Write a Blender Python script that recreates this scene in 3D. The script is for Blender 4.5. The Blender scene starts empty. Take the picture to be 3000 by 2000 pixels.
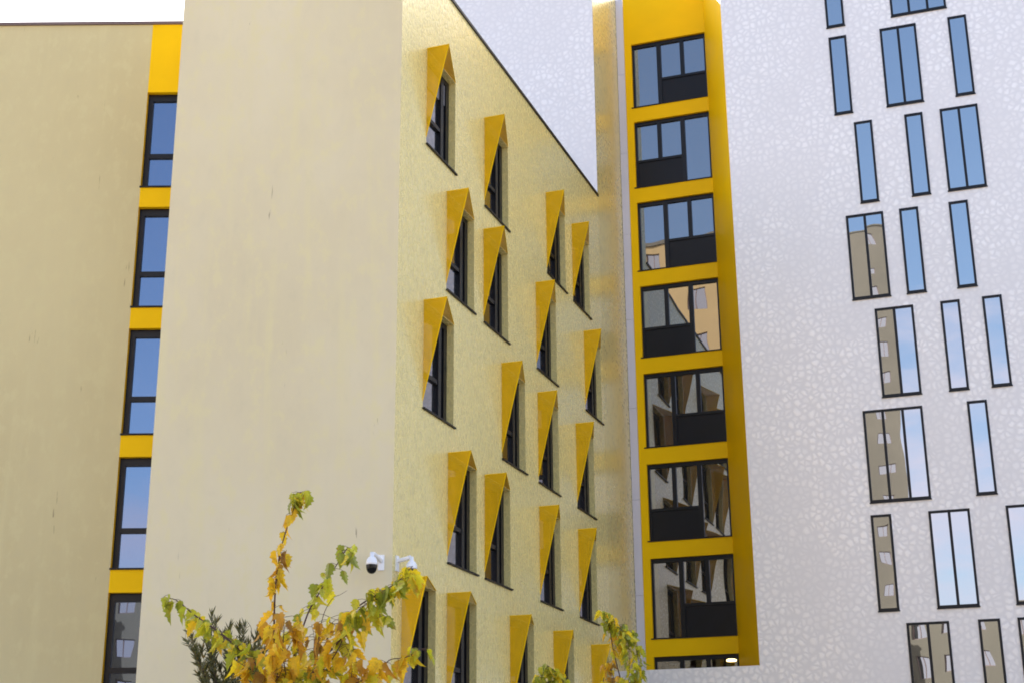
import bpy, math, random
from mathutils import Vector, Matrix
rad = math.radians
sc = bpy.context.scene
# ------------------------------------------------------------------ camera
F_PX, TILT, ROLL, CAMZ = 4296.49, 0.320252, -0.008023, 1.65
cd = bpy.data.cameras.new('camera'); cam = bpy.data.objects.new('camera', cd)
sc.collection.objects.link(cam); sc.camera = cam
cd.sensor_width = 36.0; cd.lens = 36.0 * F_PX / 3000.0
cd.clip_start = 0.1; cd.clip_end = 3000
_R0 = Vector((1, 0, 0)); _U0 = Vector((0, -math.sin(TILT), math.cos(TILT))); _F = Vector((0, math.cos(TILT), math.sin(TILT)))
_c, _s = math.cos(ROLL), math.sin(ROLL)
_R = _R0 * _c + _U0 * _s; _U = _U0 * _c - _R0 * _s
cam.matrix_world = Matrix(((_R.x, _U.x, -_F.x, 0), (_R.y, _U.y, -_F.y, 0), (_R.z, _U.z, -_F.z, CAMZ), (0, 0, 0, 1)))
def at(px, py, Y):
    """point at distance Y north of the viewer that is seen at (px, py) of the 3000 x 2000 photo"""
    d = _F * F_PX + _R * (px - 1500) - _U * (py - 1000)
    return Vector((0, 0, CAMZ)) + d * (Y / d.y)
# ------------------------------------------------------------------ world, sun, exposure
SUN_EL, SUN_AZ = 31.0, -30.0
world = bpy.data.worlds.new('World'); sc.world = world; world.use_nodes = True
nt = world.node_tree; nt.nodes.clear()
N = lambda t: nt.nodes.new(t)
def L(a, b): nt.links.new(a, b)
wo = N('ShaderNodeOutputWorld'); bg = N('ShaderNodeBackground'); sky = N('ShaderNodeTexSky')
sky.sky_type = 'NISHITA'; sky.sun_disc = False; sky.sun_elevation = rad(SUN_EL); sky.sun_rotation = rad(SUN_AZ)
sky.dust_density = 2.6; sky.air_density = 1.0; sky.ozone_density = 1.5
tc = N('ShaderNodeTexCoord'); mp = N('ShaderNodeMapping'); mp.inputs['Scale'].default_value = (1.6, 1.6, 4.2)
ns = N('ShaderNodeTexNoise'); ns.inputs['Scale'].default_value = 2.1; ns.inputs['Detail'].default_value = 7; ns.inputs['Roughness'].default_value = .58
sx = N('ShaderNodeSeparateXYZ'); L(tc.outputs['Generated'], sx.inputs[0])
L(tc.outputs['Generated'], mp.inputs[0]); L(mp.outputs[0], ns.inputs['Vector'])
# thin cloud veil towards the sun (north), broken low clouds elsewhere
mr = N('ShaderNodeMapRange'); mr.inputs[1].default_value = -.15; mr.inputs[2].default_value = .75; mr.inputs[3].default_value = -.06; mr.inputs[4].default_value = .45
L(sx.outputs['Y'], mr.inputs[0])
mz = N('ShaderNodeMapRange'); mz.inputs[1].default_value = .05; mz.inputs[2].default_value = .47; mz.inputs[3].default_value = .36; mz.inputs[4].default_value = -.08
L(sx.outputs['Z'], mz.inputs[0])
a1 = N('ShaderNodeMath'); a1.operation = 'ADD'; L(ns.outputs['Fac'], a1.inputs[0]); L(mr.outputs[0], a1.inputs[1])
a2 = N('ShaderNodeMath'); a2.operation = 'ADD'; L(a1.outputs[0], a2.inputs[0]); L(mz.outputs[0], a2.inputs[1])
rp = N('ShaderNodeMapRange'); rp.interpolation_type = 'SMOOTHSTEP'; rp.inputs[1].default_value = .50; rp.inputs[2].default_value = .74
L(a2.outputs[0], rp.inputs[0])
mx = N('ShaderNodeMix'); mx.data_type = 'RGBA'
L(rp.outputs[0], mx.inputs['Factor']); L(sky.outputs[0], mx.inputs['A']); mx.inputs['B'].default_value = (9.0, 8.9, 9.2, 1)
cm = N('ShaderNodeMix'); cm.data_type = 'RGBA'; cy = N('ShaderNodeMapRange'); cy.inputs[1].default_value = -.4; cy.inputs[2].default_value = .5
L(sx.outputs['Y'], cy.inputs[0]); L(cy.outputs[0], cm.inputs['Factor']); cm.inputs['A'].default_value = (3.9, 3.6, 4.1, 1); cm.inputs['B'].default_value = (9.4, 9.1, 9.2, 1)
L(cm.outputs['Result'], mx.inputs['B'])
L(mx.outputs['Result'], bg.inputs['Color']); bg.inputs['Strength'].default_value = 0.10
L(bg.outputs[0], wo.inputs['Surface'])
sl = bpy.data.lights.new('sun', 'SUN'); sl.energy = 3.2; sl.angle = rad(0.5); sl.color = (1, .95, .87)
so = bpy.data.objects.new('sun', sl); sc.collection.objects.link(so)
so.rotation_euler = Vector((math.sin(rad(SUN_AZ)) * math.cos(rad(SUN_EL)), math.cos(rad(SUN_AZ)) * math.cos(rad(SUN_EL)), math.sin(rad(SUN_EL)))).to_track_quat('Z', 'Y').to_euler()
sc.view_settings.view_transform = 'Standard'; sc.view_settings.look = 'None'; sc.view_settings.gamma = 1
sc.view_settings.exposure = 2.32
sc.render.engine = 'CYCLES'
sc.cycles.max_bounces = 10; sc.cycles.glossy_bounces = 5; sc.cycles.transparent_max_bounces = 12; sc.cycles.diffuse_bounces = 5
sc.cycles.use_denoising = True; sc.cycles.filter_width = 1.8
sc.cycles.sample_clamp_indirect = 8
# ------------------------------------------------------------------ materials
class NT:
    def __init__(s, name):
        s.m = bpy.data.materials.new(name); s.m.use_nodes = True; s.t = s.m.node_tree; s.t.nodes.clear()
        s.out = s.n('ShaderNodeOutputMaterial')
    def n(s, t, **kw):
        x = s.t.nodes.new(t)
        for k, v in kw.items(): setattr(x, k, v)
        return x
    def l(s, a, b): s.t.links.new(a, b)
    def noise(s, vec, scale, detail=4, rough=.55, dist=0):
        x = s.n('ShaderNodeTexNoise'); x.inputs['Scale'].default_value = scale; x.inputs['Detail'].default_value = detail
        x.inputs['Roughness'].default_value = rough; x.inputs['Distortion'].default_value = dist
        if vec: s.l(vec, x.inputs['Vector'])
        return x
    def mapping(s, vec, scale=(1, 1, 1), loc=(0, 0, 0)):
        x = s.n('ShaderNodeMapping'); x.inputs['Scale'].default_value = scale; x.inputs['Location'].default_value = loc
        s.l(vec, x.inputs['Vector']); return x.outputs[0]
    def ramp(s, fac, lo, hi, a=0., b=1., smooth=True):
        x = s.n('ShaderNodeMapRange'); x.interpolation_type = 'SMOOTHSTEP' if smooth else 'LINEAR'
        for i, q in enumerate((lo, hi, a, b)): x.inputs[i + 1].default_value = q
        s.l(fac, x.inputs[0]); return x.outputs[0]
    def mix(s, fac, A, B, blend='MIX'):
        x = s.n('ShaderNodeMix'); x.data_type = 'RGBA'; x.blend_type = blend
        for sock, q in ((x.inputs['Factor'], fac), (x.inputs['A'], A), (x.inputs['B'], B)):
            if hasattr(q, 'links') or isinstance(q, bpy.types.NodeSocket): s.l(q, sock)
            elif isinstance(q, (int, float)): sock.default_value = q
            else: sock.default_value = (*q, 1)
        return x.outputs['Result']
    def math(s, op, a, b):
        x = s.n('ShaderNodeMath'); x.operation = op
        for i, q in enumerate((a, b)):
            if isinstance(q, (int, float)): x.inputs[i].default_value = q
            else: s.l(q, x.inputs[i])
        return x.outputs[0]
    def bsdf(s, color, rough=.5, metal=0., spec=.5, bump=None, bstr=.3, bdist=.02):
        b = s.n('ShaderNodeBsdfPrincipled')
        if isinstance(color, bpy.types.NodeSocket): s.l(color, b.inputs['Base Color'])
        else: b.inputs['Base Color'].default_value = (*color, 1)
        if isinstance(rough, bpy.types.NodeSocket): s.l(rough, b.inputs['Roughness'])
        else: b.inputs['Roughness'].default_value = rough
        b.inputs['Metallic'].default_value = metal; b.inputs['Specular IOR Level'].default_value = spec
        if bump is not None:
            q = s.n('ShaderNodeBump'); q.inputs['Strength'].default_value = bstr; q.inputs['Distance'].default_value = bdist
            s.l(bump, q.inputs['Height']); s.l(q.outputs[0], b.inputs['Normal'])
        return b
    def done(s, sh): s.l(sh.outputs[0], s.out.inputs['Surface']); return s.m

def mat_plain(name, col, rough=.5, metal=0., spec=.5, var=.12, vscale=3., bstr=.0):
    k = NT(name); tcn = k.n('ShaderNodeTexCoord')
    n1 = k.noise(tcn.outputs['Object'], vscale, 5)
    f = k.ramp(n1.outputs['Fac'], .3, .7, 1 - var, 1 + var * .5)
    c = k.mix(1., col, (1, 1, 1), 'MULTIPLY'); x = k.n('ShaderNodeHueSaturation'); k.l(c, x.inputs['Color']); k.l(f, x.inputs['Value'])
    r = k.ramp(n1.outputs['Fac'], .25, .75, max(.02, rough - .06), rough + .06)
    return k.done(k.bsdf(x.outputs[0], r, metal, spec, n1.outputs['Fac'] if bstr else None, bstr))

def mat_render(name, col, dark, streak):
    """smooth mineral render with faint vertical runs, trowel mottling and a few scuffs"""
    k = NT(name); uv = k.n('ShaderNodeUVMap').outputs[0]
    big = k.noise(k.mapping(uv, (.22, .13, 1)), 1.0, 5, .6)
    mid = k.noise(k.mapping(uv, (3.4, 1.9, 1)), 1.0, 7, .66)
    st = k.noise(k.mapping(uv, (3.2, .16, 1)), 1.0, 5, .6)
    c = k.mix(k.ramp(big.outputs['Fac'], .3, .7), dark, col)
    c = k.mix(k.math('MULTIPLY', k.ramp(st.outputs['Fac'], .48, .75), .6), c, streak)
    c = k.mix(k.math('MULTIPLY', k.ramp(mid.outputs['Fac'], .5, .64), .62), c, streak)
    c = k.mix(k.math('MULTIPLY', k.ramp(mid.outputs['Fac'], .48, .28), .06), c, (.33, .32, .27))
    sc_ = k.noise(k.mapping(uv, (2.6, .55, 1), (7, 3, 0)), 1.0, 3, .5)
    sc2 = k.noise(k.mapping(uv, (26., 2.4, 1), (1, 9, 0)), 1.0, 2, .5)
    m = k.math('MULTIPLY', k.ramp(sc_.outputs['Fac'], .66, .70), k.ramp(sc2.outputs['Fac'], .62, .66))
    c = k.mix(k.math('MULTIPLY', m, .55), c, (.16, .11, .07))
    fine = k.noise(k.mapping(uv, (60, 60, 1)), 1.0, 3, .6)
    return k.done(k.bsdf(c, .78, 0, .25, k.math('ADD', mid.outputs['Fac'], fine.outputs['Fac']), .12, .01))

def mat_embossed(name, crest, gap, cell, metal, rough, gapw=.45, bstr=.25, contrast=1., stretch=1.0, pit=None):
    """coated metal cladding embossed with irregular pebbles"""
    k = NT(name); uv = k.n('ShaderNodeUVMap').outputs[0]
    wob = k.noise(k.mapping(uv, (5, 5, 1)), 1.0, 3, .6)
    w2 = k.n('ShaderNodeMix'); w2.data_type = 'VECTOR'; w2.inputs['Factor'].default_value = .14
    k.l(uv, w2.inputs['A']); k.l(wob.outputs['Color'], w2.inputs['B'])
    p = k.mapping(w2.outputs['Result'], (1 / cell, 1 / cell / stretch, 1))
    ve = k.n('ShaderNodeTexVoronoi'); ve.feature = 'DISTANCE_TO_EDGE'; ve.voronoi_dimensions = '2D'; k.l(p, ve.inputs['Vector']); ve.inputs['Scale'].default_value = 1
    vc = k.n('ShaderNodeTexVoronoi'); vc.feature = 'F1'; vc.voronoi_dimensions = '2D'; k.l(p, vc.inputs['Vector']); vc.inputs['Scale'].default_value = 1
    peb = k.math('MULTIPLY', k.ramp(ve.outputs['Distance'], .0, gapw * .55), k.ramp(vc.outputs['Distance'], .85, .18))
    sv = k.n('ShaderNodeSeparateColor'); k.l(vc.outputs['Color'], sv.inputs[0])
    keep = k.ramp(sv.outputs[0], .0, .8)                       # some pebbles hardly stand out
    amt = k.math('MULTIPLY', peb, k.math('ADD', k.math('MULTIPLY', keep, .5), .5))
    patch = k.noise(k.mapping(uv, (.35, .28, 1)), 1.0, 4, .6)
    amt = k.math('MULTIPLY', amt, k.ramp(patch.outputs['Fac'], .34, .62, .25, 1.0))
    c = k.mix(k.math('MULTIPLY', amt, contrast), gap, crest)
    c = k.mix(k.ramp(patch.outputs['Fac'], .35, .75, 0, .16), c, tuple(x * .82 for x in crest))
    if pit:
        pm = k.math('MULTIPLY', k.ramp(vc.outputs['Distance'], .55, .10), k.ramp(sv.outputs[1], .45, .75))
        c = k.mix(k.math('MULTIPLY', pm, .30), c, pit)
        mo = k.noise(k.mapping(uv, (9, 4.2, 1)), 1.0, 3, .5, .6)
        c = k.mix(k.math('MULTIPLY', k.ramp(mo.outputs['Fac'], .5, .68), .34), c, pit)
    r = k.ramp(amt, 0, 1, rough + .06, rough - .04)
    return k.done(k.bsdf(c, r, metal, .5, amt, bstr, .012))

def mat_glass(name, tint, refl, dark=(.012, .014, .016), wav=.011, clear=0.):
    """solar-control glazing: partly mirrored, dark room behind, slightly wavy"""
    k = NT(name); uv = k.n('ShaderNodeTexCoord').outputs['Object']
    n1 = k.noise(uv, .85, 1, .4)
    bp = k.n('ShaderNodeBump'); bp.inputs['Strength'].default_value = wav; bp.inputs['Distance'].default_value = .25; k.l(n1.outputs['Fac'], bp.inputs['Height'])
    g = k.n('ShaderNodeBsdfGlossy'); g.inputs['Roughness'].default_value = .004; g.inputs['Color'].default_value = (*tint, 1); k.l(bp.outputs[0], g.inputs['Normal'])
    if clear:
        d = k.n('ShaderNodeBsdfTransparent'); d.inputs['Color'].default_value = (clear, clear, clear, 1)
    else:
        d = k.bsdf(dark, .35, 0, .2)
    fr = k.n('ShaderNodeFresnel'); fr.inputs['IOR'].default_value = 1.5
    f = k.math('ADD', k.math('MULTIPLY', fr.outputs[0], 1 - refl), refl)
    ms = k.n('ShaderNodeMixShader'); k.l(f, ms.inputs[0]); k.l(d.outputs[0], ms.inputs[1]); k.l(g.outputs[0], ms.inputs[2])
    return k.done(ms)

def mat_perforated(name, col):
    """powder-coated sheet with rows of small round holes"""
    k = NT(name); uv = k.n('ShaderNodeUVMap').outputs[0]
    sx_ = k.n('ShaderNodeSeparateXYZ'); k.l(k.mapping(uv, (1 / .024, 1 / .024, 1)), sx_.inputs[0])
    fx = k.math('SUBTRACT', k.math('FRACT', sx_.outputs[0], 0), .5); fy = k.math('SUBTRACT', k.math('FRACT', sx_.outputs[1], 0), .5)
    r2 = k.math('ADD', k.math('MULTIPLY', fx, fx), k.math('MULTIPLY', fy, fy))
    hole = k.math('LESS_THAN', r2, .105)
    n1 = k.noise(uv, 2.0, 4); c = k.mix(k.ramp(n1.outputs['Fac'], .3, .7), tuple(x * .86 for x in col), col)
    b = k.bsdf(c, .45, 0, .25); t = k.n('ShaderNodeBsdfTransparent')
    ms = k.n('ShaderNodeMixShader'); k.l(hole, ms.inputs[0]); k.l(b.outputs[0], ms.inputs[1]); k.l(t.outputs[0], ms.inputs[2])
    return k.done(ms)

def mat_leaf(name, rough=.45, trans=.45):
    k = NT(name); at_ = k.n('ShaderNodeAttribute'); at_.attribute_name = 'tint'
    oc = k.n('ShaderNodeTexCoord').outputs['Object']
    n1 = k.noise(oc, 24, 3); n2 = k.noise(oc, 70, 2)
    c = k.mix(k.ramp(n1.outputs['Fac'], .55, .72, 0, .55), at_.outputs['Color'], (.36, .17, .02))
    c = k.mix(k.ramp(n2.outputs['Fac'], .35, .7, 0, .35), c, (.34, .30, .03))
    b = k.bsdf(c, rough, 0, .4); t = k.n('ShaderNodeBsdfTranslucent'); k.l(c, t.inputs['Color'])
    ms = k.n('ShaderNodeMixShader'); ms.inputs[0].default_value = trans; k.l(b.outputs[0], ms.inputs[1]); k.l(t.outputs[0], ms.inputs[2])
    return k.done(ms)

YEL = (.87, .525, .001)
M = dict(
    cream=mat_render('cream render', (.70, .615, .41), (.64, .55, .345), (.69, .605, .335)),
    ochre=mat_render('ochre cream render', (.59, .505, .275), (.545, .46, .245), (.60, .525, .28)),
    metal_cream=mat_embossed('embossed cream metal', (.82, .70, .31), (.755, .635, .25), .120, .14, .215, .45, .20, 1., 1.25, (.52, .45, .21)),
    metal_cheek=mat_embossed('polished cream metal', (.86, .76, .36), (.78, .68, .29), .120, .34, .28, .45, .22, 1., 1.25, (.46, .40, .17)),
    metal_white=mat_embossed('embossed white metal', (.92, .865, .81), (.745, .70, .665), .155, .25, .40, .6, .25, 1.),
    yellow=mat_plain('yellow panel', YEL, .5, 0, .10, .05, .6),
    perf=mat_perforated('perforated yellow sheet', (.86, .50, .002)),
    dark=mat_plain('anthracite frame', (.004, .004, .006), .4, 0, .3, .2),
    panel=mat_plain('anthracite infill', (.006, .0055, .008), .4, 0, .25, .2),
    coping=mat_plain('dark bronze coping', (.008, .006, .005), .5, 0, .3, .2),
    coping_brown=mat_plain('brown coping', (.16, .11, .10), .6),
    strip=mat_plain('pale grey trim', (.62, .60, .68), .4, .2, .5, .06, .4),
    glass=mat_glass('mirrored glass', (.60, .62, .65), .58),
    glass_side=mat_glass('blue mirrored glass', (.40, .48, .66), .36),
    glass_slot=mat_glass('recess glass', (.74, .74, .78), .27, (.012, .011, .010), .014),
    glass_hood=mat_glass('clear window glass', (.80, .78, .82), .30, (.008, .009, .009), .02),
    glass_see=mat_glass('see-through glass', (.8, .8, .84), .22, clear=.85),
    shutter=mat_plain('grey roller shutter', (.20, .19, .20), .5),
    white=mat_plain('white plastic', (.80, .80, .80), .35, 0, .5, .03),
    black=mat_plain('black dome plastic', (.002, .002, .002), .08, 0, .3, .1),
    leaf=mat_leaf('autumn leaf'), shrub_leaf=mat_leaf('olive leaf', .5, .15),
    bark=mat_plain('brown bark', (.055, .038, .028), .85, 0, .2, .4, 14),
    twig=mat_plain('reddish twig', (.075, .035, .028), .7, 0, .3, .3, 20),
    room=mat_plain('dim room', (.16, .11, .08), .9),
    tan=mat_plain('tan facade', (.38, .27, .125), .8, 0, .3, .12, .12),
    beige=mat_plain('beige facade', (.125, .112, .085), .85, 0, .3, .12, .1),
    taupe=mat_plain('taupe facade', (.15, .132, .10), .85, 0, .3, .15, .1),
    roof=mat_plain('grey roofing', (.20, .20, .20), .9),
    paving=mat_plain('pale paving', (.36, .32, .27), .9, 0, .3, .2, .5),
)
lm = bpy.data.materials.new('lit lamp'); lm.use_nodes = True
_b = lm.node_tree.nodes['Principled BSDF']; _b.inputs['Emission Color'].default_value = (1, .72, .28, 1); _b.inputs['Emission Strength'].default_value = 2.2
M['lamp'] = lm
# ------------------------------------------------------------------ mesh builder
class Frame:
    """wall plane: u along it, off outward, z up"""
    def __init__(s, P, d, n): s.P, s.d, s.n = Vector((*P, 0)), Vector((*d, 0)), Vector((*n, 0))
    def p(s, u, off, z): return s.P + s.d * u + s.n * off + Vector((0, 0, z))
class MB:
    def __init__(s): s.v = []; s.f = []; s.uv = []; s.tint = None
    def face(s, pts, uvs=None):
        i = len(s.v); s.v += [tuple(p) for p in pts]; s.f.append(tuple(range(i, i + len(pts))))
        if uvs is None:
            a = Vector(pts[1]) - Vector(pts[0]); nn = Vector((0, 0, 0))
            for q in range(2, len(pts)):
                nn = a.cross(Vector(pts[q]) - Vector(pts[0]))
                if nn.length > 1e-9: break
            nn.normalize()
            if abs(nn.z) > .9: e1, e2 = Vector((1, 0, 0)), Vector((0, 1, 0))
            else:
                e2 = Vector((0, 0, 1)); e1 = e2.cross(nn).normalized()
            uvs = [(Vector(p).dot(e1), Vector(p).dot(e2)) for p in pts]
        s.uv += uvs
    def box(s, fr, u0, u1, o0, o1, z0, z1):
        P = [fr.p(u, o, z) for z in (z0, z1) for u, o in ((u0, o0), (u1, o0), (u1, o1), (u0, o1))]
        for q in ((0, 3, 2, 1), (4, 5, 6, 7), (0, 1, 5, 4), (1, 2, 6, 5), (2, 3, 7, 6), (3, 0, 4, 7)): s.face([P[i] for i in q])
    def sheet(s, fr, off, u0, u1, z0, z1, holes=()):
        us = sorted({u0, u1, *[min(max(h[i], u0), u1) for h in holes for i in (0, 1)]})
        zs = sorted({z0, z1, *[min(max(h[i], z0), z1) for h in holes for i in (2, 3)]})
        for a, b in zip(us, us[1:]):
            for c, d in zip(zs, zs[1:]):
                if b - a < 1e-6 or d - c < 1e-6: continue
                um, zm = (a + b) / 2, (c + d) / 2
                if any(h[0] < um < h[1] and h[2] < zm < h[3] for h in holes): continue
                s.face([fr.p(a, off, c), fr.p(b, off, c), fr.p(b, off, d), fr.p(a, off, d)], [(a, c), (b, c), (b, d), (a, d)])
    def reveal(s, fr, off, depth, u0, u1, z0, z1):
        o2 = off - depth
        s.face([fr.p(u0, off, z0), fr.p(u0, o2, z0), fr.p(u0, o2, z1), fr.p(u0, off, z1)])
        s.face([fr.p(u1, off, z0), fr.p(u1, o2, z0), fr.p(u1, o2, z1), fr.p(u1, off, z1)])
        s.face([fr.p(u0, off, z1), fr.p(u0, o2, z1), fr.p(u1, o2, z1), fr.p(u1, off, z1)])
        s.face([fr.p(u0, off, z0), fr.p(u0, o2, z0), fr.p(u1, o2, z0), fr.p(u1, off, z0)])
    def tube(s, pts, r0, r1, n=6):
        rings = []
        for i, p in enumerate(pts):
            a = (pts[min(i + 1, len(pts) - 1)] - pts[max(i - 1, 0)]).normalized()
            e1 = a.orthogonal().normalized(); e2 = a.cross(e1)
            r = r0 + (r1 - r0) * i / (len(pts) - 1)
            rings.append([p + (e1 * math.cos(2 * math.pi * k / n) + e2 * math.sin(2 * math.pi * k / n)) * r for k in range(n)])
        i0 = len(s.v)
        for R in rings: s.v += [tuple(q) for q in R]
        for i in range(len(pts) - 1):
            for k in range(n):
                s.f.append((i0 + i * n + k, i0 + i * n + (k + 1) % n, i0 + (i + 1) * n + (k + 1) % n, i0 + (i + 1) * n + k)); s.uv += [(0, 0), (1, 0), (1, 1), (0, 1)]
        s.f.append(tuple(i0 + (len(pts) - 1) * n + k for k in range(n))); s.uv += [(0, 0)] * n
    def lathe(s, c, prof, n=20):
        i0 = len(s.v)
        for r, z in prof:
            s.v += [(c[0] + r * math.cos(2 * math.pi * k / n), c[1] + r * math.sin(2 * math.pi * k / n), c[2] + z) for k in range(n)]
        for i in range(len(prof) - 1):
            for k in range(n):
                s.f.append((i0 + i * n + k, i0 + i * n + (k + 1) % n, i0 + (i + 1) * n + (k + 1) % n, i0 + (i + 1) * n + k)); s.uv += [(0, 0), (1, 0), (1, 1), (0, 1)]
    def build(s, name, mat, parent=None, smooth=False, origin=None):
        o0 = Vector(origin) if origin is not None else Vector((0, 0, 0))
        me = bpy.data.meshes.new(name); me.from_pydata([tuple(Vector(q) - o0) for q in s.v], [], s.f)
        u = me.uv_layers.new(name='UVMap'); u.data.foreach_set('uv', [x for q in s.uv for x in q])
        if s.tint:
            ca = me.color_attributes.new('tint', 'FLOAT_COLOR', 'POINT'); ca.data.foreach_set('color', [x for q in s.tint for x in (*q, 1)])
        me.materials.append(mat)
        if smooth: me.polygons.foreach_set('use_smooth', [True] * len(me.polygons))
        me.update()
        o = bpy.data.objects.new(name, me); sc.collection.objects.link(o); o.location = o0
        if parent: o.parent = parent; o.matrix_parent_inverse = Matrix.Identity(4); o.location = o0 - world_loc(parent)
        return o
def world_loc(o):
    l = Vector(o.location)
    while o.parent: o = o.parent; l += o.location
    return l
def thing(name, loc, label, cat, group=None):
    o = bpy.data.objects.new(name, None); sc.collection.objects.link(o); o.location = loc; o.empty_display_size = .5
    o['label'] = label; o['category'] = cat
    if group: o['group'] = group
    return o
def part(mb, name, mat, parent, smooth=False):
    return mb.build(name, mat, parent, smooth, origin=world_loc(parent))
# ------------------------------------------------------------------ frames of the facades
A3 = Frame((-10.32900915, 3.68005365), (.33561821, .9419981), (.9419981, -.33561821))     # hooded metal facade
C = Frame((12.58769597, 36.44779155), (.94521709, -.32644242), (-.32644242, -.94521709))    # white metal facade
A2 = Frame((0, 26.4835), (1, 0), (0, -1))                                                   # smooth gable wall
A1 = Frame((0, 29.5283), (1, 0), (0, -1))                                                   # wall set back on the left
UC, UJ, UE = 24.2176, 38.452, 41.262      # corner, junction with white facade, inner end of the recess
ROOF_A, ROOF_C, SLOT_Z0 = 19.365, 27.60, 5.60
# ------------------------------------------------------------------ ground
g = MB(); g.face([(-600, -600, 0), (600, -600, 0), (600, 600, 0), (-600, 600, 0)])
go = g.build('ground', M['paving']); go['kind'] = 'structure'
# ------------------------------------------------------------------ cream building
cream = thing('cream_apartment_building', (-8, 32, 0), 'cream apartment block with smooth gable walls and yellow pointed window hoods on its angled side', 'building')
XL = -6.70
STRIP0, A1W = -8.148, 1.45
# smooth walls
w = MB()
w.sheet(A2, 0, XL, -2.200, 0, ROOF_A)
w.face([(XL, 26.4835, 0), (XL, 29.5283, 0), (XL, 29.5283, ROOF_A), (XL, 26.4835, ROOF_A)])
part(w, 'gable_wall', M['cream'], cream)
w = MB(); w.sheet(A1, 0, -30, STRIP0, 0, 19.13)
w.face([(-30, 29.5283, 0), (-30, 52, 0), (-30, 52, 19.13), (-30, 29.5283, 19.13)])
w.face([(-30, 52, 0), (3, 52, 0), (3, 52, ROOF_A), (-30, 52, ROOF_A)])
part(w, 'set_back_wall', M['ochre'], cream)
# hooded facade
HW, HH, PJ, RV = 1.6127, 2.2432, .5066, .16
HOODS = [(25.540,17.426),(28.977,17.423),(26.698,14.585),(33.511,17.411),(28.905,14.577),(35.740,17.404),(25.523,11.716),(32.576,14.573),(36.657,14.589),(30.056,11.722),(32.606,11.726),(35.718,11.727),(26.855,8.878),(28.951,8.879),(32.612,8.903),(35.716,8.918),(24.665,6.011),(26.851,6.037),(30.491,6.055),(33.534,6.076),(36.636,6.086)]
holes3 = [(u, u + HW, z - HH, z) for u, z in HOODS]
w = MB(); w.sheet(A3, 0, UC, UJ, 0, ROOF_A, holes3)
for h in holes3: w.reveal(A3, 0, RV, *h)
part(w, 'embossed_metal_wall', M['metal_cream'], cream)
w = MB(); w.box(A3, UC - .03, UJ - .004, -.25, .035, ROOF_A, ROOF_A + .075)
part(w, 'roof_edge', M['coping'], cream)
w = MB(); w.box(A1, -30, XL - .004, -.3, .05, 19.13, 19.20); w.box(A2, XL - .05, -2.19, -.3, .03, ROOF_A, ROOF_A + .07)
part(w, 'gable_roof_edge', M['coping_brown'], cream)
w = MB(); e = A3.p(UJ, 0, 0)
w.face([(-30, 29.6, 19.0), (XL, 29.6, 19.0), (XL + .05, 26.55, 19.0), (-2.25, 26.55, 19.0), (e.x - .05, e.y, 19.0), (e.x, 52, 19.0), (-30, 52, 19.0)])
part(w, 'roof', M['roof'], cream)
# yellow strip beside the gable
A1Z = [17.405 - 2.8 * i for i in range(6)]; A1H = 2.3424
h1 = [(STRIP0, STRIP0 + A1W, z - A1H, z) for z in A1Z]
w = MB(); w.sheet(A1, .003, STRIP0, STRIP0 + A1W, 0, 19.128, h1)
for h in h1: w.reveal(A1, .003, .12, *h)
part(w, 'yellow_strip', M['yellow'], cream)
for (u0, u1, z0, z1) in h1:
    w = MB(); o0, o1 = -.20, -.115
    zt = z0 + A1H * .350
    w.box(A1, u0, u0 + .115, o0, o1, z0, z1); w.box(A1, u1 - .115, u1, o0, o1, z0, z1)
    w.box(A1, u0 + .115, u1 - .115, o0, o1, z1 - .17, z1); w.box(A1, u0 + .115, u1 - .115, o0, o1, z0, z0 + .05)
    w.box(A1, u0 + .115, u1 - .115, o0, o1 - .003, zt - .055, zt + .055)
    fo = part(w, 'window', M['dark'], cream)
    w = MB(); w.sheet(A1, -.165, u0 + .08, u1 - .08, z0 + .03, zt - .03); w.sheet(A1, -.163, u0 + .08, u1 - .08, zt + .03, z1 - .1)
    part(w, 'pane', M['glass_side'], fo)
    w = MB(); w.box(A1, u0 - .01, u1 - .02, -.113, .035, z0 + .002, z0 + .036); part(w, 'sill', M['coping'], fo)
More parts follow.
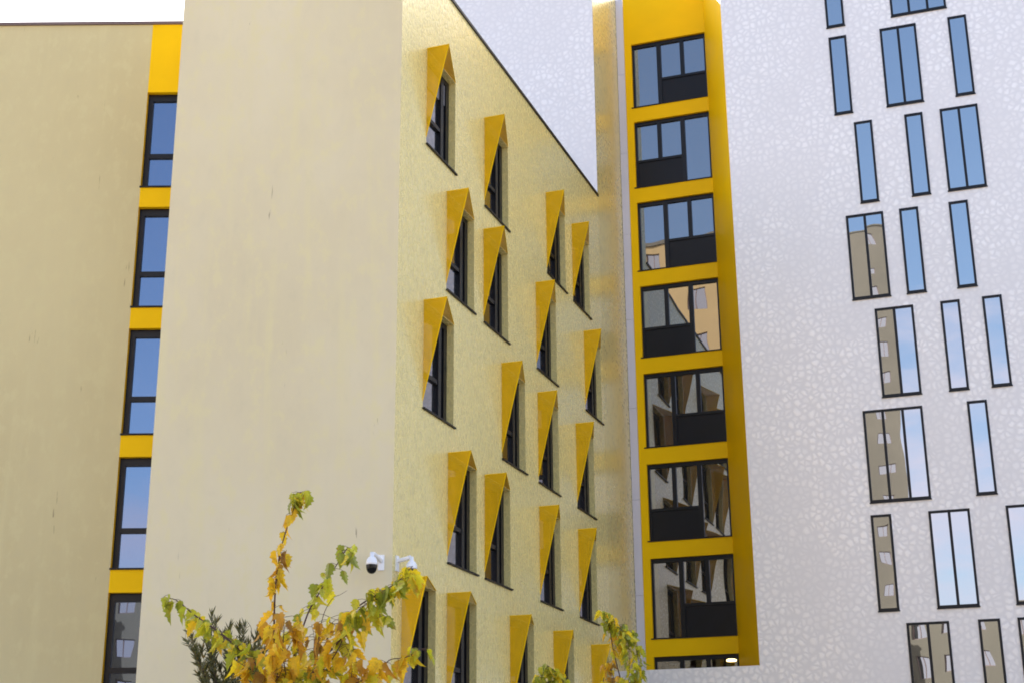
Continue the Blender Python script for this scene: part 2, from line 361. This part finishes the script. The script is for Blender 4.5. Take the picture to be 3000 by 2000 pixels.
# hooded windows
for i, (u, z) in enumerate(HOODS):
    u0, u1, z0, z1 = u, u + HW, z - HH, z
    w = MB(); o0, o1 = -.25, -RV + .004
    W = HW; zt = z0 + HH * .39
    w.box(A3, u0, u0 + .07, o0, o1, z0, z1); w.box(A3, u1 - .17, u1, o0, o1, z0, z1)
    w.box(A3, u0 + .07, u1 - .17, o0, o1, z1 - .12, z1); w.box(A3, u0 + .07, u1 - .17, o0, o1, z0, z0 + .06)
    um = u0 + .70 * W
    w.box(A3, um, um + .15, o0, o1 + .012, z0 + .06, z1 - .12)
    w.box(A3, u0 + .07, um, o0, o1 - .003, zt - .045, zt + .045)
    fo = part(w, 'window', M['dark'], cream)
    w = MB(); w.sheet(A3, -.215, u0 + .05, um + .02, z0 + .04, zt); w.sheet(A3, -.213, u0 + .05, um + .02, zt, z1 - .08); w.sheet(A3, -.22, um + .1, u1 - .1, z0 + .04, z1 - .08)
    part(w, 'pane', M['glass_hood'], fo)
    w = MB(); w.box(A3, u0 - .02, u1 + .06, -.14, .045, z0 + .002, z0 + .035); part(w, 'sill', M['coping'], fo)
    if i == 0:
        w = MB(); zs = z1 - .12
        for q in range(9): w.box(A3, u0 + .075, u1 - .175, -.205, -.185, zs - .055 * (q + 1), zs - .055 * q - .006)
        part(w, 'roller_shutter', M['shutter'], fo)
    # pointed hood: upright fin on the near jamb and a sloping top, 6 mm sheet with folded lips
    zb = z0 + .16; zh = z1 + .02; t = .008
    TL, P, TR, BL = A3.p(u0 - .012, .003, zh), A3.p(u0 - .012, PJ, zh), A3.p(u1 + .012, .003, zh), A3.p(u0 - .012, .003, zb)
    du = A3.d * t; dz = Vector((0, 0, -t))
    w = MB()
    fu = lambda a: (a[0], a[1])
    w.face([TL, BL, P], [(0, HH), (0, .14), (PJ, HH)]); w.face([TL + du, P + du, BL + du], [(0.01, HH), (PJ + .01, HH), (.01, .14)])
    w.face([TL, P, TR], [(0, 0), (0, PJ), (HW, 0)]); w.face([TL + dz, TR + dz, P + dz], [(0, 0), (HW, 0), (0, PJ)])
    ho = part(w, 'hood', M['perf'], fo)
    w = MB()
    def lip(a, b, inn, wd=.022):
        d = (inn - a); d -= (b - a) * (d.dot(b - a) / (b - a).length_squared); d.normalize()
        nn = (b - a).cross(d).normalized() * .007
        q = [a, b, b + d * wd, a + d * wd]
        T = [x + nn for x in q]; B = [x - nn for x in q]
        w.face(T); w.face(B[::-1])
        for k in range(4): w.face([B[k], B[(k + 1) % 4], T[(k + 1) % 4], T[k]])
    lip(P, BL, TL); lip(P + dz * .2, TR + dz * .2, TL); lip(TL, P, BL)
    part(w, 'hood_lip', M['yellow'], fo)
# ------------------------------------------------------------------ white building
white = thing('white_apartment_building', (16, 48, 0), 'tall white block clad in pebble-embossed metal with scattered slim windows and a yellow recess', 'building')
ZC, HC, UL = 23.2903, 2.4707, 10.585
CWIN = [(-3.562,-3.047,-1,1),(-1.734,-0.210,-1,3),(-3.542,-3.038,0,1),(-2.097,-1.090,0,2),(-0.221,0.285,0,1),(-3.042,-2.542,1,1),(-1.657,-1.163,1,1),(-0.701,0.308,1,2),(-3.486,-2.472,2,2),(-2.044,-1.538,2,1),(-0.734,-0.232,2,1),(-2.935,-1.922,3,2),(-1.222,-0.723,3,1),(-0.156,0.342,3,1),(-3.482,-1.945,4,3),(-0.823,-0.324,4,1),(-3.506,-2.985,5,1),(-2.056,-1.038,5,2),(-0.165,0.835,5,2),(-2.855,-1.816,6,2),(-1.121,-0.599,6,1),(-0.189,0.811,6,1)]
# a few more beyond the frame so the facade goes on
CWIN += [(2.35,2.85,-1,1),(2.3,3.3,0,2),(2.45,2.95,1,1),(2.5,3.0,2,1),(2.35,3.35,3,2),(2.2,2.7,4,1),(2.35,3.35,5,2),(2.1,2.6,6,1)]
hc = [(a, b, ZC - 2.8 * r - HC, ZC - 2.8 * r) for a, b, r, n in CWIN]
REC = C_off = -2.7630
SL, SR, SX0, SX1, CE = -10.0888, -7.6533, -10.555, -10.32, -6.616
w = MB()
w.sheet(C, 0, CE, 14, SLOT_Z0, ROOF_C, hc); w.sheet(C, 0, -UL + .01, 14, 0, SLOT_Z0, hc)
w.sheet(C, 0, -42, -UL - .012, 19.05, ROOF_C)
part(w, 'embossed_white_wall', M['metal_white'], white)
w = MB(); w.sheet(C, -16, -42, 14, 0, ROOF_C)
for u in (-42, 14): w.face([C.p(u, 0, 0), C.p(u, -16, 0), C.p(u, -16, ROOF_C), C.p(u, 0, ROOF_C)])
part(w, 'rear_wall', M['metal_white'], white)
w = MB()
w.face([C.p(-42, -.02, ROOF_C - .3), C.p(-UL, -.02, ROOF_C - .3), C.p(-UL, REC, ROOF_C - .3), C.p(SR, REC, ROOF_C - .3), C.p(CE, -.02, ROOF_C - .3), C.p(14, -.02, ROOF_C - .3), C.p(14, -16, ROOF_C - .3), C.p(-42, -16, ROOF_C - .3)])
part(w, 'roof', M['roof'], white)
w = MB(); w.box(C, -42, -UL - .01, -.3, .04, ROOF_C, ROOF_C + .08); w.box(C, CE + .01, 14, -.3, .04, ROOF_C, ROOF_C + .08)
part(w, 'roof_edge', M['coping'], white)
# recess: cream metal left cheek continues the neighbouring facade, trim, yellow back and right cheek
w = MB(); w.sheet(A3, 0, UJ, UE, 0, ROOF_C)
part(w, 'recess_metal_cheek', M['metal_cheek'], white)
w = MB()
for q in range(8): w.box(C, SX0, SX1, REC - .05, REC + .03, max(SLOT_Z0 - 1, ROOF_C - 2.8 * (q + 1)), ROOF_C - 2.8 * q - .008)
part(w, 'pale_trim', M['strip'], white)
w = MB(); w.box(C, SX0 - .035, SX0 - .004, REC - .05, REC + .012, SLOT_Z0 - 1, ROOF_C)
part(w, 'joint', M['coping'], white)
ZS, HS = 25.8376, 2.3161
hs = [(SL, SR - .004, ZS - 2.8 * i - HS, ZS - 2.8 * i) for i in range(8)]
w = MB(); w.sheet(C, REC, SX1 + .003, SR, SLOT_Z0 - 1, ROOF_C, hs)
for h in hs: w.reveal(C, REC, .10, *h)
part(w, 'yellow_recess_back', M['yellow'], white)
w = MB(); a, b = C.p(SR, REC, 0), C.p(CE, -.002, 0)
w.face([a + Vector((0, 0, SLOT_Z0 - 1)), b + Vector((0, 0, SLOT_Z0 - 1)), b + Vector((0, 0, ROOF_C)), a + Vector((0, 0, ROOF_C))])
part(w, 'yellow_recess_cheek', M['yellow'], white)
w = MB(); w.face([C.p(-UL, -.01, SLOT_Z0 - .03), C.p(CE, -.01, SLOT_Z0 - .03), C.p(SR, REC, SLOT_Z0 - .03), C.p(-UL, REC, SLOT_Z0 - .03)])
part(w, 'recess_floor', M['strip'], white)
for i, (u0, u1, z0, z1) in enumerate(hs):
    mir = i % 2 == 1
    U = (lambda f: u1 - f * (u1 - u0)) if mir else (lambda f: u0 + f * (u1 - u0))
    def bx(mb, f0, f1, o0, o1, za, zb): mb.box(C, min(U(f0), U(f1)), max(U(f0), U(f1)), o0, o1, za, zb)
    w = MB(); o0, o1 = REC - .18, REC - .085
    zp = z0 + HS * .41
    bx(w, 0, .028, o0, o1, z0, z1); bx(w, .972, 1, o0, o1, z0, z1)
    bx(w, .028, .972, o0, o1, z1 - .12, z1); bx(w, .028, .972, o0, o1, z0, z0 + .05)
    bx(w, .335, .39, o0, o1 + .006, z0 + .05, z1 - .12); bx(w, .65, .70, o0, o1 + .004, zp, z1 - .12)
    bx(w, .39, .65, o0, o1, zp - .04, zp + .04); bx(w, .70, .972, o0, o1, zp - .04, zp + .04); bx(w, .65, .70, o0, o1, zp - .04, zp)
    fo = part(w, 'window', M['dark'], white)
    w = MB()
    def pane(f0, f1, za, zb, off): w.sheet(C, off, min(U(f0), U(f1)), max(U(f0), U(f1)), za, zb)
    pane(.02, .36, z0 + .02, z1 - .08, REC - .14); pane(.37, .67, zp, z1 - .08, REC - .142); pane(.67, .98, zp, z1 - .08, REC - .139)
    part(w, 'pane', M['glass_see'] if i == 7 else M['glass_slot'], fo)
    w = MB(); bx(w, .385, .975, REC - .15, REC - .12, z0 + .04, zp - .03)
    part(w, 'infill_panel', M['panel'], fo)
    w = MB(); w.box(C, u0 - .05, u1 - .01, REC - .08, REC + .03, z0 + .002, z0 + .034)
    part(w, 'sill', M['coping'], fo)
# lit room behind the lowest recess window
u0, u1, z0, z1 = hs[7]
w = MB(); rb = REC - .2
w.face([C.p(u0 - .3, rb, z1 + .12), C.p(u1 + .3, rb, z1 + .12), C.p(u1 + .3, rb - 3, z1 + .12), C.p(u0 - .3, rb - 3, z1 + .12)])
w.face([C.p(u0 - .3, rb, z0), C.p(u1 + .3, rb, z0), C.p(u1 + .3, rb - 3, z0), C.p(u0 - .3, rb - 3, z0)])
w.face([C.p(u0 - .3, rb - 3, z0), C.p(u1 + .3, rb - 3, z0), C.p(u1 + .3, rb - 3, z1 + .12), C.p(u0 - .3, rb - 3, z1 + .12)])
for u in (u0 - .3, u1 + .3): w.face([C.p(u, rb, z0), C.p(u, rb - 3, z0), C.p(u, rb - 3, z1 + .12), C.p(u, rb, z1 + .12)])
part(w, 'room', M['room'], white)
# slim windows
rng = random.Random(4)
for (a, b, r, n), (u0, u1, z0, z1) in zip(CWIN, hc):
    w = MB(); fw = .062; o0, o1 = -.08, .028
    w.box(C, u0, u0 + fw, o0, o1, z0, z1); w.box(C, u1 - fw, u1, o0, o1, z0, z1)
    w.box(C, u0 + fw, u1 - fw, o0, o1, z1 - fw, z1); w.box(C, u0 + fw, u1 - fw, o0, o1, z0, z0 + fw)
    pw = (u1 - u0) / n
    for k in range(1, n): w.box(C, u0 + pw * k - .035, u0 + pw * k + .035, o0, o1 - .003, z0 + fw, z1 - fw)
    fo = part(w, 'window', M['dark'], white)
    w = MB()
    for k in range(n):
        t1, t2 = rng.uniform(-.001, .001), rng.uniform(-.004, .004)
        x0, x1 = u0 + pw * k + .02, u0 + pw * (k + 1) - .02
        w.face([C.p(x0, .0 - t1, z0 + .03), C.p(x1, .0 + t1, z0 + .03), C.p(x1, t1 + t2, z1 - .03), C.p(x0, -t1 + t2, z1 - .03)])
    part(w, 'pane', M['glass'], fo)
    w = MB(); w.box(C, u0 - .015, u1 + .015, -.02, .045, z0 - .028, z0 - .002); part(w, 'sill', M['dark'], fo)
# ------------------------------------------------------------------ security cameras
def dome(name, c, label, armpts, plate):
    t = thing(name, c, label, 'camera', 'dome cameras on the cream building')
    w = MB(); w.lathe(c, [(.001, .225), (.034, .225), (.038, .15), (.066, .132), (.092, .09), (.104, .035), (.106, .0), (.0, .0)], 24)
    part(w, 'housing', M['white'], t, True)
    w = MB(); w.lathe(c, [(.100, -.002), (.100, -.03), (.092, -.085), (.07, -.13), (.038, -.155), (.001, -.163)], 24)
    part(w, 'dome_cover', M['black'], t, True)
    w = MB(); w.tube([Vector(p) for p in armpts], .042, .032, 12)
    fr, u, z, s = plate; w.box(fr, u - .055 * s, u + .055 * s, .0, .03, z - .15, z + .13)
    part(w, 'bracket', M['white'], t)
    return t
d1 = at(1089, 1653, 26.05)
dome('security_camera', d1, 'white dome camera with black lower half on the smooth gable wall', [A2.p(d1.x + .13, .02, d1.z + .14), A2.p(d1.x + .09, .22, d1.z + .17), d1 + Vector((.03, 0, .20)), d1 + Vector((0, 0, .19))], (A2, d1.x + .13, d1.z + .12, 1))
q = A3.p(24.40, .30, 0); d2 = Vector((q.x, q.y, 6.13))
dome('security_camera', d2, 'white dome camera on a long arm, partly behind yellow leaves at the corner', [A3.p(24.40, .02, d2.z + .16), A3.p(24.40, .28, d2.z + .22), d2 + Vector((0, 0, .17))], (A3, 24.40, d2.z + .13, 1))
# ------------------------------------------------------------------ trees
rng = random.Random(11)
OUT = [(0, 0), (.13, -.05), (.27, .0), (.40, .07), (.36, .17), (.52, .30), (.40, .36), (.30, .40), (.42, .56), (.28, .60), (.22, .66), (.20, .80), (.08, .90), (0, 1.06)]
def leaf(mb, base, d, side, ln, col, curl):
    d = d.normalized(); side = (side - d * side.dot(d)).normalized(); nrm = d.cross(side)
    fold = rng.uniform(.25, 1.05); wd = rng.uniform(.62, .92)
    def P(x, y, sg):
        q = base + d * (ln * y * (1 - .12 * curl * y)) + side * (sg * x * ln * wd * math.cos(fold)) + nrm * (x * ln * math.sin(fold) * wd - curl * ln * .45 * y * y - .25 * ln * x * x * curl)
        return q
    i0 = len(mb.v)
    k = len(OUT)
    for x, y in OUT: mb.v.append(tuple(P(0, max(0, min(1.0, y)), 1)))
    for sg in (1, -1):
        for x, y in OUT: mb.v.append(tuple(P(x, y, sg)))
    for h in (1, 2):
        for i in range(k - 1):
            mb.f.append((i0 + i, i0 + h * k + i, i0 + h * k + i + 1, i0 + i + 1)); mb.uv += [(0, 0)] * 4
    for j in range(3 * k):
        e = rng.uniform(.9, 1.1); mb.tint.append(tuple(c * e for c in col))
GRN = [(.33, .37, .02), (.42, .43, .02), (.52, .50, .02), (.22, .26, .02)]
YLW = [(.74, .56, .015), (.66, .56, .02), (.78, .50, .015), (.58, .53, .02)]
ORG = [(.66, .36, .015), (.74, .43, .015), (.50, .24, .015), (.72, .49, .015)]
PAL = {'g': GRN + GRN + YLW[:1], 'y': YLW + GRN, 'o': ORG + YLW, 'b': ORG + ORG + YLW[:1] + [(.26, .12, .02)]}
def smooth(pts, n=5):
    out = []
    for i in range(len(pts) - 1):
        p0, p1, p2, p3 = pts[max(i - 1, 0)], pts[i], pts[i + 1], pts[min(i + 2, len(pts) - 1)]
        for k in range(n):
            t = k / n
            out.append(.5 * ((2 * p1) + (p2 - p0) * t + (2 * p0 - 5 * p1 + 4 * p2 - p3) * t * t + (3 * p1 - p0 - 3 * p2 + p3) * t ** 3))
    out.append(pts[-1]); return out
def shoot(wood, crown, pts, r, n, pal, ln, spread=.05, t0=0., down=.8):
    P = smooth(pts); wood.tube(P, r, r * .35, 5)
    n = int(n * 1.35)
    for i in range(n):
        t = t0 + (1 - t0) * (i + rng.random()) / n; f = t * (len(P) - 1); j = min(int(f), len(P) - 2)
        b = P[j].lerp(P[j + 1], f - j)
        az = rng.uniform(0, 2 * math.pi); pet = Vector((math.cos(az), math.sin(az), rng.uniform(-.6, .5))) * rng.uniform(.3, 1.4) * spread
        e = b + pet
        if pet.length > .02: wood.tube([b, b + pet * .55 + Vector((0, 0, .006)), e], .0022, .0015, 3)
        d = Vector((pet.x * 5, pet.y * 5, 0)) * rng.uniform(.2, 1) + Vector((rng.uniform(-.35, .35), rng.uniform(-.35, .35), -down * rng.uniform(.6, 1.2)))
        s = Vector((rng.uniform(-1, 1), rng.uniform(-.9, .9), rng.uniform(-.35, .35)))
        leaf(crown, e, d, s, ln * rng.uniform(.5, 1.08), rng.choice(PAL[pal]), rng.uniform(-.1, 1.5))
def tree(name, label, base, fork, shoots, ln, px, group):
    t = thing(name, base, label, 'tree', group)
    wood = MB(); crown = MB(); crown.tint = []
    base = Vector(base); mid = base.lerp(fork, .5) + Vector((.04, .03, 0))
    wood.tube(smooth([base, mid, fork]), .055, .034, 10)
    for pts, r, n, pal, sp, t0 in shoots:
        P = [px(*q) for q in pts]
        if t0 >= 0 and len(pts[0]) > 3: P = [fork] + P
        shoot(wood, crown, P, r, n, pal, ln, sp, max(t0, 0))
    part(wood, 'trunk', M['twig'], t, True); part(crown, 'crown', M['leaf'], t, False)
    return t
K = 2.613
def pxa(x, y, dy=0., *_): return at(400 + x / K, 1400 + y / K, 10.0 + dy)
forkA = at(815, 2120, 10.0)
r_ = []
def S(pts, r, n, pal, sp=.05, t0=0., root=False):
    if root: pts = [(*(pts[0] + (0.,))[:3], 1)] + pts[1:]
    r_.append((pts, r, n, pal, sp, t0))
S([(1080, 1560), (1055, 1200, -.1), (1060, 900, -.2), (1075, 740, -.2), (1110, 520, -.15), (1190, 270, -.1), (1245, 130, -.1)], .0085, 15, 'o', .04, .25, True)
S([(1110, 520, -.15), (1190, 270, -.1), (1250, 125, -.05), (1270, 110, 0)], .003, 15, 'g', .055, .45)
S([(1075, 760, -.2), (1110, 520, -.15)], .003, 7, 'b', .05)
S([(1195, 1400), (1310, 1040, .15), (1380, 910, .2), (1450, 790, .25), (1540, 650, .3), (1610, 540, .3)], .008, 12, 'g', .05, .45, True)
S([(1310, 1040, .15), (1380, 910, .2), (1450, 790, .25)], .003, 8, 'y', .07)
S([(1540, 650, .3), (1600, 545, .35), (1640, 530, .35)], .003, 5, 'g', .05, .2)
S([(1380, 1300, .1), (1430, 1050, .2), (1500, 920, .3), (1560, 890, .35), (1612, 858, .4)], .0035, 0, 'y', .05)
S([(1400, 1420, -.2), (1560, 1230, -.3), (1680, 1000, -.4), (1860, 880, -.5), (2000, 790, -.5), (2115, 670, -.5)], .008, 26, 'y', .07, .3, True)
S([(1640, 1060, -.4), (1760, 960, -.5), (1900, 900, -.5)], .003, 14, 'y', .08)
S([(1900, 880, -.5), (2010, 800, -.5), (2090, 700, -.5)], .003, 13, 'y', .07)
S([(1020, 1560, .1), (830, 1350, .1), (640, 1180, .2), (450, 1050, .3), (300, 930, .4), (190, 920, .4)], .008, 22, 'g', .055, .2, True)
S([(700, 1240, .15), (560, 1130, .2), (440, 1050, .3)], .003, 16, 'y', .06)
S([(960, 1500, .1), (830, 1350, .1), (700, 1240, .1)], .003, 16, 'y', .08)
S([(1060, 1600, 0), (900, 1480, 0), (800, 1420, 0)], .005, 22, 'b', .09, 0, True)
S([(1480, 1600, -.2), (1700, 1560, -.3), (1880, 1440, -.35), (1950, 1385, -.4), (2060, 1370, -.4), (2180, 1310, -.4)], .006, 10, 'o', .05, .3, True)
S([(2080, 1365, -.4), (2190, 1300, -.4)], .003, 8, 'y', .05)
S([(1720, 1560, -.3), (1830, 1480, -.3), (1900, 1440, -.3)], .003, 10, 'o', .06)
S([(1150, 1600), (1120, 1350, -.2), (1130, 1150, -.3), (1120, 1040, -.3)], .006, 22, 'b', .075, .1, True)
S([(1060, 1580), (1030, 1300, .2), (990, 1100, .2)], .005, 18, 'b', .06, .15, True)
S([(1150, 1320, -.2), (1220, 1180, -.2), (1260, 1090, -.2)], .003, 9, 'o', .05, .2)
S([(1260, 1600), (1400, 1400, -.1), (1470, 1180, -.2), (1480, 1060, -.2)], .006, 26, 'b', .09, .2, True)
S([(1300, 1600), (1500, 1380, -.3), (1600, 1180, -.3), (1640, 1060, -.3)], .006, 28, 'o', .09, .15, True)
S([(1350, 1400, .1), (1360, 1220, .1), (1340, 1120, .1)], .003, 9, 'b', .07)
S([(1640, 1560, -.3), (1650, 1400, -.3), (1600, 1280, -.3)], .003, 12, 'b', .06)
S([(1100, 1640, 0), (1180, 1480, .1), (1270, 1290, .1)], .004, 18, 'y', .09)
S([(1150, 1640, 0), (1330, 1520, -.1), (1530, 1440, -.1)], .004, 26, 'y', .09)
S([(950, 1660, 0), (1090, 1520, -.1), (1120, 1400, -.1)], .004, 20, 'o', .09)
S([(900, 1680, 0), (1150, 1600, -.1), (1450, 1590, -.1)], .004, 30, 'o', .10)
S([(1300, 1660, 0), (1550, 1600, -.1), (1800, 1600, -.1)], .004, 16, 'o', .10)
S([(1700, 1100, -.4), (1820, 1030, -.4), (1880, 1060, -.4)], .003, 9, 'g', .06)
S([(760, 1700, 0), (900, 1620, 0), (1000, 1560, 0)], .004, 14, 'o', .10)
tree('mulberry_tree', 'slender tree with lobed green, yellow and orange leaves in front of the gable wall', (forkA.x - .05, 10.0, 0), forkA, r_, .138, pxa, 'yellowing autumn trees')
# second tree, farther off by the recess
K2 = 5.227
def pxb(x, y, dy=0., *_): return at(1500 + x / K2, 1700 + y / K2, 17.5 + dy)
r_ = []
S([(1750, 1900), (1560, 1100, -.1), (1480, 640, -.1), (1420, 500, -.1), (1370, 500, -.15)], .009, 18, 'y', .05, .55, True)
S([(1480, 640, -.1), (1640, 690, -.1), (1800, 790, -.1), (1890, 1000, -.1), (1950, 1300, -.1), (1900, 1500, -.1)], .005, 46, 'g', .06)
S([(1500, 560, -.1), (1640, 700, -.2), (1760, 900, -.2), (1800, 1200, -.2), (1790, 1560, -.2)], .004, 46, 'y', .07)
S([(1560, 1100, -.1), (1600, 900, 0), (1560, 760, 0)], .004, 18, 'o', .07)
S([(1560, 1500, -.1), (1500, 1300, 0), (1460, 1240, 0)], .004, 15, 'b', .06)
S([(1800, 1600, -.1), (1880, 1480, 0), (1940, 1380, 0)], .004, 18, 'g', .07)
S([(1400, 1640, -.1), (1470, 1540, 0), (1540, 1500, 0)], .004, 15, 'o', .07)
S([(1640, 2000), (1000, 1800, .3), (720, 1450, .4), (560, 1310, .4)], .008, 26, 'y', .06, .5, True)
S([(560, 1300, .4), (470, 1420, .4), (440, 1560, .4)], .004, 16, 'g', .06)
S([(700, 1440, .4), (820, 1560, .4), (880, 1640, .4)], .004, 18, 'y', .07)
S([(520, 1560, .4), (650, 1520, .4)], .004, 14, 'y', .07)
forkB = pxb(1700, 2300)
tree('mulberry_tree', 'smaller yellow-green tree with drooping branch tips in front of the pale trim and hooded wall', (forkB.x, 17.6, 0), forkB, r_, .14, pxb, 'yellowing autumn trees')
# olive-green shrub behind the first tree
def narrow(mb, b, d, ln, col):
    d = d.normalized(); s = d.cross(Vector((rng.uniform(-1, 1), rng.uniform(-1, 1), rng.uniform(-1, 1)))).normalized()
    i0 = len(mb.v); wv = ln * .085; n = d.cross(s)
    pts = [(0, 0), (.25, 1), (.6, .8), (1, 0)]
    mb.v += [tuple(b), tuple(b + d * ln * .25 + s * wv), tuple(b + d * ln * .6 + s * wv * .8 - n * ln * .03), tuple(b + d * ln - n * ln * .1), tuple(b + d * ln * .6 - s * wv * .8 - n * ln * .03), tuple(b + d * ln * .25 - s * wv)]
    mb.f.append(tuple(range(i0, i0 + 6))); mb.uv += [(0, 0)] * 6
    mb.tint += [col] * 6
sb = at(640, 2150, 12.5)
sh = thing('willow_leaved_shrub', (sb.x, 12.5, 0), 'dark olive shrub with narrow leaves behind the yellowing slender tree', 'shrub')
wood = MB(); crown = MB(); crown.tint = []
fork = at(640, 2130, 12.5)
wood.tube(smooth([Vector((sb.x, 12.5, 0)), fork.lerp(Vector((sb.x, 12.5, 0)), .5) + Vector((.05, 0, 0)), fork]), .05, .03, 8)
tips = [(575, 1045), (610, 1100), (520, 1130), (710, 1130), (790, 1140), (830, 1130), (920, 1185), (960, 1215), (990, 1240), (410, 1190), (395, 1250), (445, 1330), (470, 1400), (660, 1200), (740, 1250), (860, 1260), (900, 1300), (540, 1260), (500, 1300), (600, 1300), (700, 1350), (800, 1350), (960, 1350), (1000, 1400), (480, 1500), (560, 1420), (640, 1440), (720, 1480), (900, 1420), (980, 1480), (520, 1560), (620, 1540), (850, 1500), (950, 1560), (760, 1570), (690, 1560)]
for (tx, ty) in tips:
    dy = rng.uniform(-.35, .35); tip = at(400 + tx / K, 1400 + ty / K, 12.5 + dy)
    m1 = fork.lerp(tip, .6) + Vector((rng.uniform(-.05, .05), rng.uniform(-.05, .05), -.02))
    P = smooth([fork, m1, tip], 8); wood.tube(P, .006, .0015, 4)
    tw = (P[-1] - P[-4]).normalized()
    for i in range(64):
        f = (1 - .62 * (rng.random() ** 1.2)) * (len(P) - 1); j = min(int(f), len(P) - 2); b = P[j].lerp(P[j + 1], f - j)
        d = tw + Vector((rng.uniform(-.8, .8), rng.uniform(-.8, .8), rng.uniform(-.5, .5)))
        narrow(crown, b, d, rng.uniform(.055, .095), rng.choice([(.035, .040, .016), (.05, .055, .022), (.028, .032, .015), (.075, .075, .035)]))
P = [fork, at(400 + 870 / K, 1400 + 1250 / K, 12.5), at(400 + 845 / K, 1400 + 1090 / K, 12.5)]
wood.tube(smooth(P), .005, .0015, 4)
part(wood, 'trunk', M['bark'], sh, True); part(crown, 'crown', M['shrub_leaf'], sh)
# ------------------------------------------------------------------ ceiling lamp behind the lowest recess window
lp2 = at(2143, 1932, 42.55)
t = thing('ceiling_lamp', lp2, 'small lit warm ceiling lamp behind the lowest window of the yellow recess', 'lamp')
w = MB(); w.lathe(lp2, [(.001, .04), (.10, .03), (.15, .0), (.13, -.035), (.001, -.05)], 20); part(w, 'shade', M['lamp'], t, True)
w = MB(); w.tube([lp2 + Vector((0, 0, .035)), Vector((lp2.x, lp2.y, hs[7][3] + .118))], .012, .012, 8); part(w, 'stem', M['white'], t)
# ------------------------------------------------------------------ buildings across the street (seen mirrored in the glass)
def block(name, cx, cy, yaw, wx, wy, h, mat, label, cols, rows, wm=None, setback=None):
    t = thing(name, (cx, cy, 0), label, 'building', 'buildings across the street')
    ca, sa = math.cos(rad(yaw)), math.sin(rad(yaw))
    F1 = Frame((cx - sa * wy / 2, cy + ca * wy / 2), (ca, sa), (-sa, ca))         # front, faces north when yaw = 0
    F2 = Frame((cx + ca * wx / 2, cy + sa * wx / 2), (-sa, ca), (ca, sa)); F3 = Frame((cx - ca * wx / 2, cy - sa * wx / 2), (-sa, ca), (-ca, -sa))
    F4 = Frame((cx + sa * wy / 2, cy - ca * wy / 2), (ca, sa), (sa, -ca))
    hl = []
    for i in range(cols):
        for j in range(rows):
            u = -wx / 2 + wx * (i + .5) / cols; z = h * (j + .5) / rows + .2
            hl.append((u - .65, u + .65, z - .8, z + .8))
    w = MB(); w.sheet(F1, 0, -wx / 2, wx / 2, 0, h, hl)
    for q in hl: w.reveal(F1, 0, .2, *q)
    for f_ in (F2, F3): w.sheet(f_, 0, -wy / 2, wy / 2, 0, h)
    w.sheet(F4, 0, -wx / 2, wx / 2, 0, h)
    part(w, 'wall', mat, t)
    w = MB(); w.face([F1.p(-wx / 2, -.01, h - .3), F1.p(wx / 2, -.01, h - .3), F1.p(wx / 2, -wy + .01, h - .3), F1.p(-wx / 2, -wy + .01, h - .3)]); part(w, 'roof', M['roof'], t)
    w = MB(); w.box(F1, -wx / 2 - .1, wx / 2 + .1, -.4, .15, h, h + .25); part(w, 'cornice', M['beige'], t)
    for q in hl:
        w = MB(); w.box(F1, q[0], q[1], -.26, -.18, q[2], q[2] + .07); w.box(F1, q[0], q[1], -.26, -.18, q[3] - .07, q[3])
        for a in (q[0], (q[0] + q[1]) / 2 - .035, q[1] - .07): w.box(F1, a, a + .07, -.26, -.18, q[2] + .07, q[3] - .07)
        fo = part(w, 'window', M['coping_brown'], t)
        w = MB(); w.sheet(F1, -.22, q[0] + .03, q[1] - .03, q[2] + .03, q[3] - .03); part(w, 'pane', M['glass_hood'], fo)
block('apartment_tower', -29.5, -17, -20, 13, 13, 44, M['tan'], 'tall sunlit tan tower seen mirrored in the upper glass of the yellow recess', 4, 13)
block('apartment_tower', -68.6, -120.3, -26, 22, 10, 86, M['taupe'], 'very tall taupe tower seen mirrored beside the blue sky in a few slim windows', 5, 20)
block('apartment_block', -50, -62, -8, 30, 14, 20.4, M['taupe'], 'long taupe block seen mirrored low in the slim windows', 9, 6)
block('apartment_block', -20, -68, 2, 26, 14, 20.8, M['beige'], 'broad beige block seen mirrored in the lowest slim windows', 8, 6)
block('apartment_block', 26, -60, 6, 28, 14, 20, M['taupe'], 'low brown block seen mirrored beyond the broad beige one', 8, 5)
